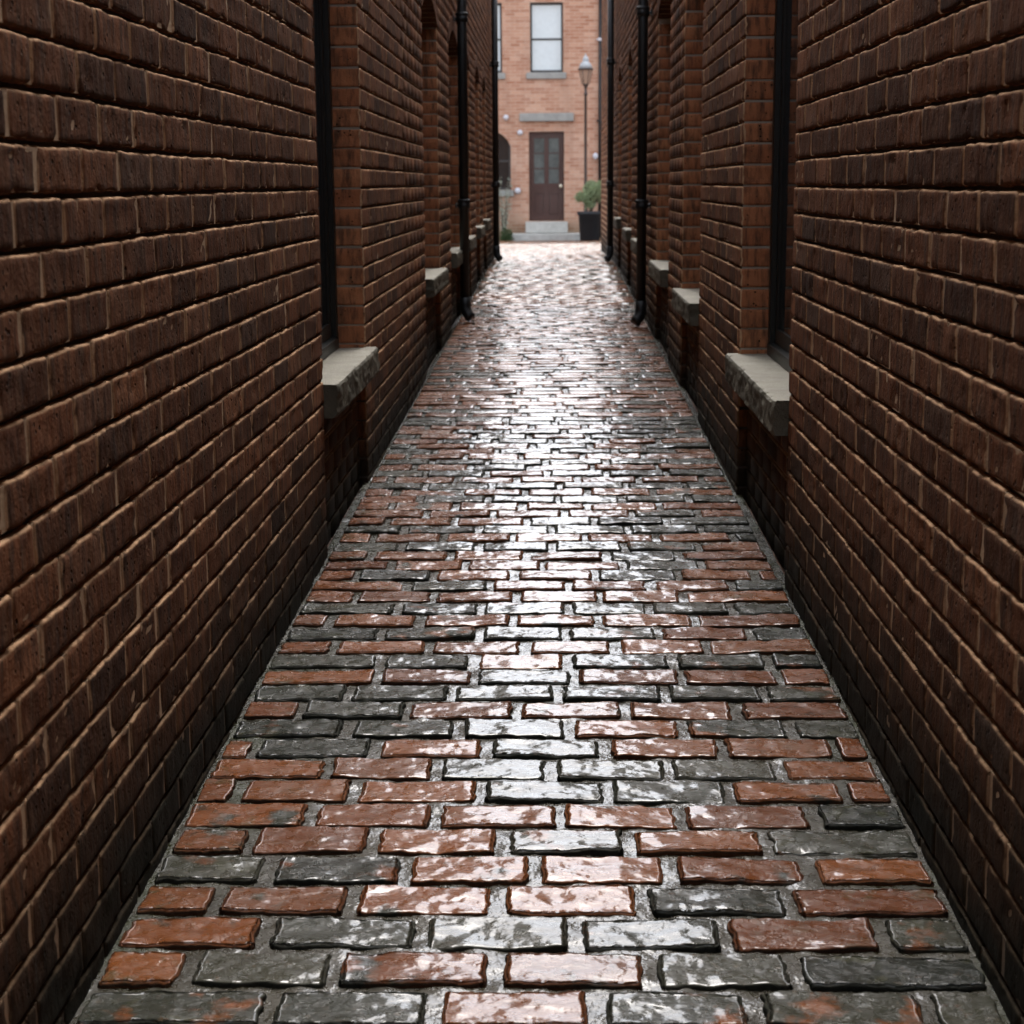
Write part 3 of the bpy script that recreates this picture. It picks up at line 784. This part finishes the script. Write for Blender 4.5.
def facade_pipe(x, label):
    t = empty('drainpipe', (x, YF, 0)); tag(t, label, 'drainpipe')
    Mi = Matrix.Translation(-Vector(t.location))
    bm = bmesh.new(); tube(bm, [(x, YF-.06, .05), (x, YF-.06, FH-.3)], .036, 14); o = from_bm('pipe', bm, M['iron'], t, True); o.matrix_parent_inverse = Mi
    for z in (.9, 2.7, 4.5):
        bm = bmesh.new(); lathe(bm, [(.037, z-.04), (.05, z-.035), (.05, z+.02), (.037, z+.025)], x, YF-.06, 14)
        bbox(bm, x-.08, x+.08, YF-.05, YF-.001, z-.02, z+.01); o = from_bm('bracket', bm, M['white'] if z == 4.5 else M['iron'], t); o.matrix_parent_inverse = Mi
facade_pipe(1.03, 'thin dark drainpipe running down the pale house right of the street lamp')

# street lamp
LX, LY = .685, 38.9
lp = empty('street_lamp', (LX, LY, 0)); tag(lp, 'slim brown street lamp with a pale capped lantern in front of the pale house', 'street lamp')
ML = Matrix.Translation((-LX, -LY, 0)); gz = float(zf(LY))-.01
def lpart(n, bm, m, sm=True, par=None):
    o = from_bm(n, bm, m, None, sm); o.parent = par or lp
    if not par: o.matrix_parent_inverse = ML
    return o
bm = bmesh.new(); lathe(bm, [(.10, gz), (.10, gz+.05), (.07, gz+.09), (.06, gz+.5), (.05, gz+.55), (.038, gz+.62), (.032, 1.6), (.03, 3.2), (.045, 3.22), (.045, 3.25), (.03, 3.27), (.03, 3.36), (.05, 3.42), (.075, 3.45)], LX, LY, 20)
lpart('post', bm, M['lampm'])
z0 = 3.45
bm = bmesh.new(); lathe(bm, [(.078, z0), (.085, z0+.02), (.145, z0+.30), (.145, z0+.31)], LX, LY, 6); lg = lpart('lantern_glass', bm, M['lampg'], False)
bm = bmesh.new()
for k in range(6):
    a = 2*math.pi*k/6
    tube(bm, [(LX+.082*math.cos(a), LY+.082*math.sin(a), z0), (LX+.15*math.cos(a), LY+.15*math.sin(a), z0+.31)], .008, 6)
lathe(bm, [(.16, z0+.305), (.172, z0+.315), (.172, z0+.335), (.155, z0+.34)], LX, LY, 24); lpart('lantern_frame', bm, M['lampm'])
bm = bmesh.new(); lathe(bm, [(.155, z0+.341), (.13, z0+.41), (.09, z0+.47), (.065, z0+.49), (.07, z0+.51), (.06, z0+.56), (.03, z0+.60), (.014, z0+.61), (.018, z0+.635), (.005, z0+.66)], LX, LY, 24)
lpart('lantern_cap', bm, M['lampc'])

# ------------------------------------------------------------------ plants
def leaves(name, pts, size, mat, parent=None, Mi=None, narrow=.45):
    v = []; f = []
    for p in pts:
        d = Vector((random.gauss(0, 1), random.gauss(0, 1), random.gauss(0.3, 1))).normalized()
        u = d.cross(Vector((random.random(), random.random(), random.random()))).normalized(); L = size*random.uniform(.6, 1.3)
        n = d.cross(u)*L*.12
        i = len(v); p = Vector(p)
        v += [p, p+d*L*.5+u*L*narrow*.5+n, p+d*L, p+d*L*.5-u*L*narrow*.5+n]; f.append((i, i+1, i+2, i+3))
    me = bpy.data.meshes.new(name); me.from_pydata([tuple(x) for x in v], [], f); me.materials.append(mat)
    o = bpy.data.objects.new(name, me); COL.objects.link(o)
    if parent:
        o.parent = parent
        if Mi: o.matrix_parent_inverse = Mi
    return o
PX, PY = .77, 38.35; pz = float(zf(PY))-.004
pt = empty('planter', (PX, PY, pz)); tag(pt, 'tapered charcoal planter with a rolled rim beside the doorsteps', 'planter'); MP = Matrix.Translation(-Vector(pt.location))
bm = bmesh.new(); lathe(bm, [(.19, pz), (.215, pz+.02), (.25, pz+.56), (.275, pz+.57), (.282, pz+.60), (.282, pz+.635), (.27, pz+.645), (.232, pz+.64), (.225, pz+.58)], PX, PY, 36, cap=False)
o = from_bm('pot', bm, M['pot'], pt, True); o.matrix_parent_inverse = MP
bm = bmesh.new(); lathe(bm, [(.001, pz+.60), (.12, pz+.603), (.228, pz+.585)], PX, PY, 24); o = from_bm('soil', bm, M['soil'], pt, True); o.matrix_parent_inverse = MP
bz = pz+.59
sh = empty('potted_shrub', (PX, PY, bz)); tag(sh, 'small pale green bushy shrub growing out of the charcoal planter', 'shrub'); MS = Matrix.Translation(-Vector(sh.location))
bm = bmesh.new(); P = []
cl = [(PX+.06, PY, bz+.50, .20), (PX+.17, PY+.05, bz+.40, .15), (PX-.04, PY-.02, bz+.36, .16), (PX-.21, PY+.03, bz+.37, .11), (PX+.02, PY+.08, bz+.62, .1), (PX+.0, PY, bz+.22, .12), (PX+.22, PY, bz+.60, .12), (PX+.24, PY, bz+.48, .12)]
for c in cl:
    tube(bm, [(PX+random.uniform(-.03, .05), PY, bz-.01), ((PX+c[0])/2+.02, c[1], (bz+c[2])/2), c[:3]], [.014, .010, .004], 6)
    for _ in range(int(9000*c[3]**1.3)):
        d = Vector((random.gauss(0, 1), random.gauss(0, 1), random.gauss(0, 1))).normalized()*c[3]*random.uniform(.3, 1.12)
        P.append((c[0]+d.x, c[1]+d.y, c[2]+d.z*.9))
o = from_bm('stems', bm, M['stem'], sh, True); o.matrix_parent_inverse = MS
leaves('foliage', P, .055, M['leaf'], sh, MS)
# wispy silver plant by the arched window
QX, QY = -1.17, 39.55; qz = float(zf(QY))-.01
tp = empty('wispy_shrub', (QX, QY, qz)); tag(tp, 'tall wispy silver green shrub at the house wall left of the doorsteps', 'shrub'); MQ = Matrix.Translation(-Vector(tp.location))
bm = bmesh.new(); P = []; PF = []
for k in range(11):
    a = random.uniform(0, 6.28); h = random.uniform(.7, 1.42); sp = random.uniform(.04, .24)
    e = (QX+math.cos(a)*sp, QY+math.sin(a)*sp*.6, qz+h); m_ = (QX+math.cos(a)*sp*.4, QY+math.sin(a)*sp*.3, qz+h*.55)
    tube(bm, [(QX+math.cos(a)*.03, QY, qz), m_, e], [.009, .006, .003], 5)
    for _ in range(70):
        t = random.uniform(.2, 1.05); p = Vector(m_).lerp(Vector(e), (t-.5)*2) if t > .5 else Vector((QX, QY, qz)).lerp(Vector(m_), t*2)
        P.append(p+Vector((random.gauss(0, .03), random.gauss(0, .03), random.gauss(0, .03))))
    PF += [Vector(e)+Vector((random.gauss(0, .025), random.gauss(0, .025), random.gauss(0, .03))) for _ in range(9)]
o = from_bm('stems', bm, M['stem'], tp, True); o.matrix_parent_inverse = MQ
leaves('foliage', P, .05, M['sage'], tp, MQ)
# low clump in front of it
LX2, LY2 = -1.10, 39.0; lz = float(zf(LY2))-.01
lo = empty('low_shrub', (LX2, LY2, lz)); tag(lo, 'low dark green leafy clump on the paving under the wispy shrub', 'plant'); MLo = Matrix.Translation(-Vector(lo.location))
bm = bmesh.new(); P = []
for k in range(8):
    a = random.uniform(0, 6.28); r = random.uniform(.03, .14)
    tube(bm, [(LX2, LY2, lz), (LX2+math.cos(a)*r, LY2+math.sin(a)*r, lz+.2)], [.008, .004], 5)
for _ in range(900):
    d = Vector((random.gauss(0, 1), random.gauss(0, 1), abs(random.gauss(0, 1)))).normalized()*random.uniform(.3, 1)
    P.append((LX2+d.x*.17, LY2+d.y*.12, lz+.02+d.z*.27))
o = from_bm('stems', bm, M['stem'], lo, True); o.matrix_parent_inverse = MLo
leaves('foliage', P, .05, M['moss'], lo, MLo)

# ------------------------------------------------------------------ light, sky, camera
w = bpy.data.worlds.new('World'); SC.world = w; w.use_nodes = True
nt = w.node_tree; bg = nt.nodes['Background']
sky = nt.nodes.new('ShaderNodeTexSky'); sky.sky_type = 'NISHITA'; sky.sun_disc = False
EL, AZ = math.radians(62), math.radians(4)      # azimuth measured clockwise from +Y
sky.sun_elevation = EL; sky.sun_rotation = AZ; sky.dust_density = 4; sky.air_density = 1.; sky.ozone_density = 1.
hs = nt.nodes.new('ShaderNodeHueSaturation'); hs.inputs['Saturation'].default_value = .42; hs.inputs['Value'].default_value = 3.0
nt.links.new(sky.outputs[0], hs.inputs['Color']); nt.links.new(hs.outputs[0], bg.inputs['Color']); bg.inputs['Strength'].default_value = .15
ld = bpy.data.lights.new('sun', 'SUN'); ld.energy = .3; ld.angle = math.radians(30); ld.color = (1, .96, .9)
lo_ = bpy.data.objects.new('sun', ld); COL.objects.link(lo_)
sd = Vector((math.sin(AZ)*math.cos(EL), math.cos(AZ)*math.cos(EL), math.sin(EL)))
lo_.rotation_euler = sd.to_track_quat('Z', 'Y').to_euler(); lo_.location = (0, 0, 20)

cd = bpy.data.cameras.new('camera'); cam = bpy.data.objects.new('camera', cd); COL.objects.link(cam); SC.camera = cam
cd.sensor_width = 36; cd.sensor_height = 36; cd.lens = 1700/1024*36; cd.clip_start = .05; cd.clip_end = 3000
cam.matrix_world = Matrix.Translation((0, 0, 1.3)) @ Matrix.Rotation(math.radians(1.4985), 4, 'Z') @ Matrix.Rotation(math.radians(90-10.943), 4, 'X') @ Matrix.Rotation(math.radians(-.4), 4, 'Z')
cd.dof.use_dof = True; cd.dof.focus_distance = 3.9; cd.dof.aperture_fstop = 9
SC.view_settings.view_transform = 'Standard'; SC.view_settings.look = 'None'; SC.view_settings.gamma = 1; SC.view_settings.exposure = 0.46
SC.render.resolution_x = SC.render.resolution_y = 1024
SC.render.engine = 'CYCLES'
SC.cycles.max_bounces = 6; SC.cycles.diffuse_bounces = 3; SC.cycles.use_adaptive_sampling = True; SC.cycles.adaptive_threshold = .02; SC.cycles.sample_clamp_indirect = 6
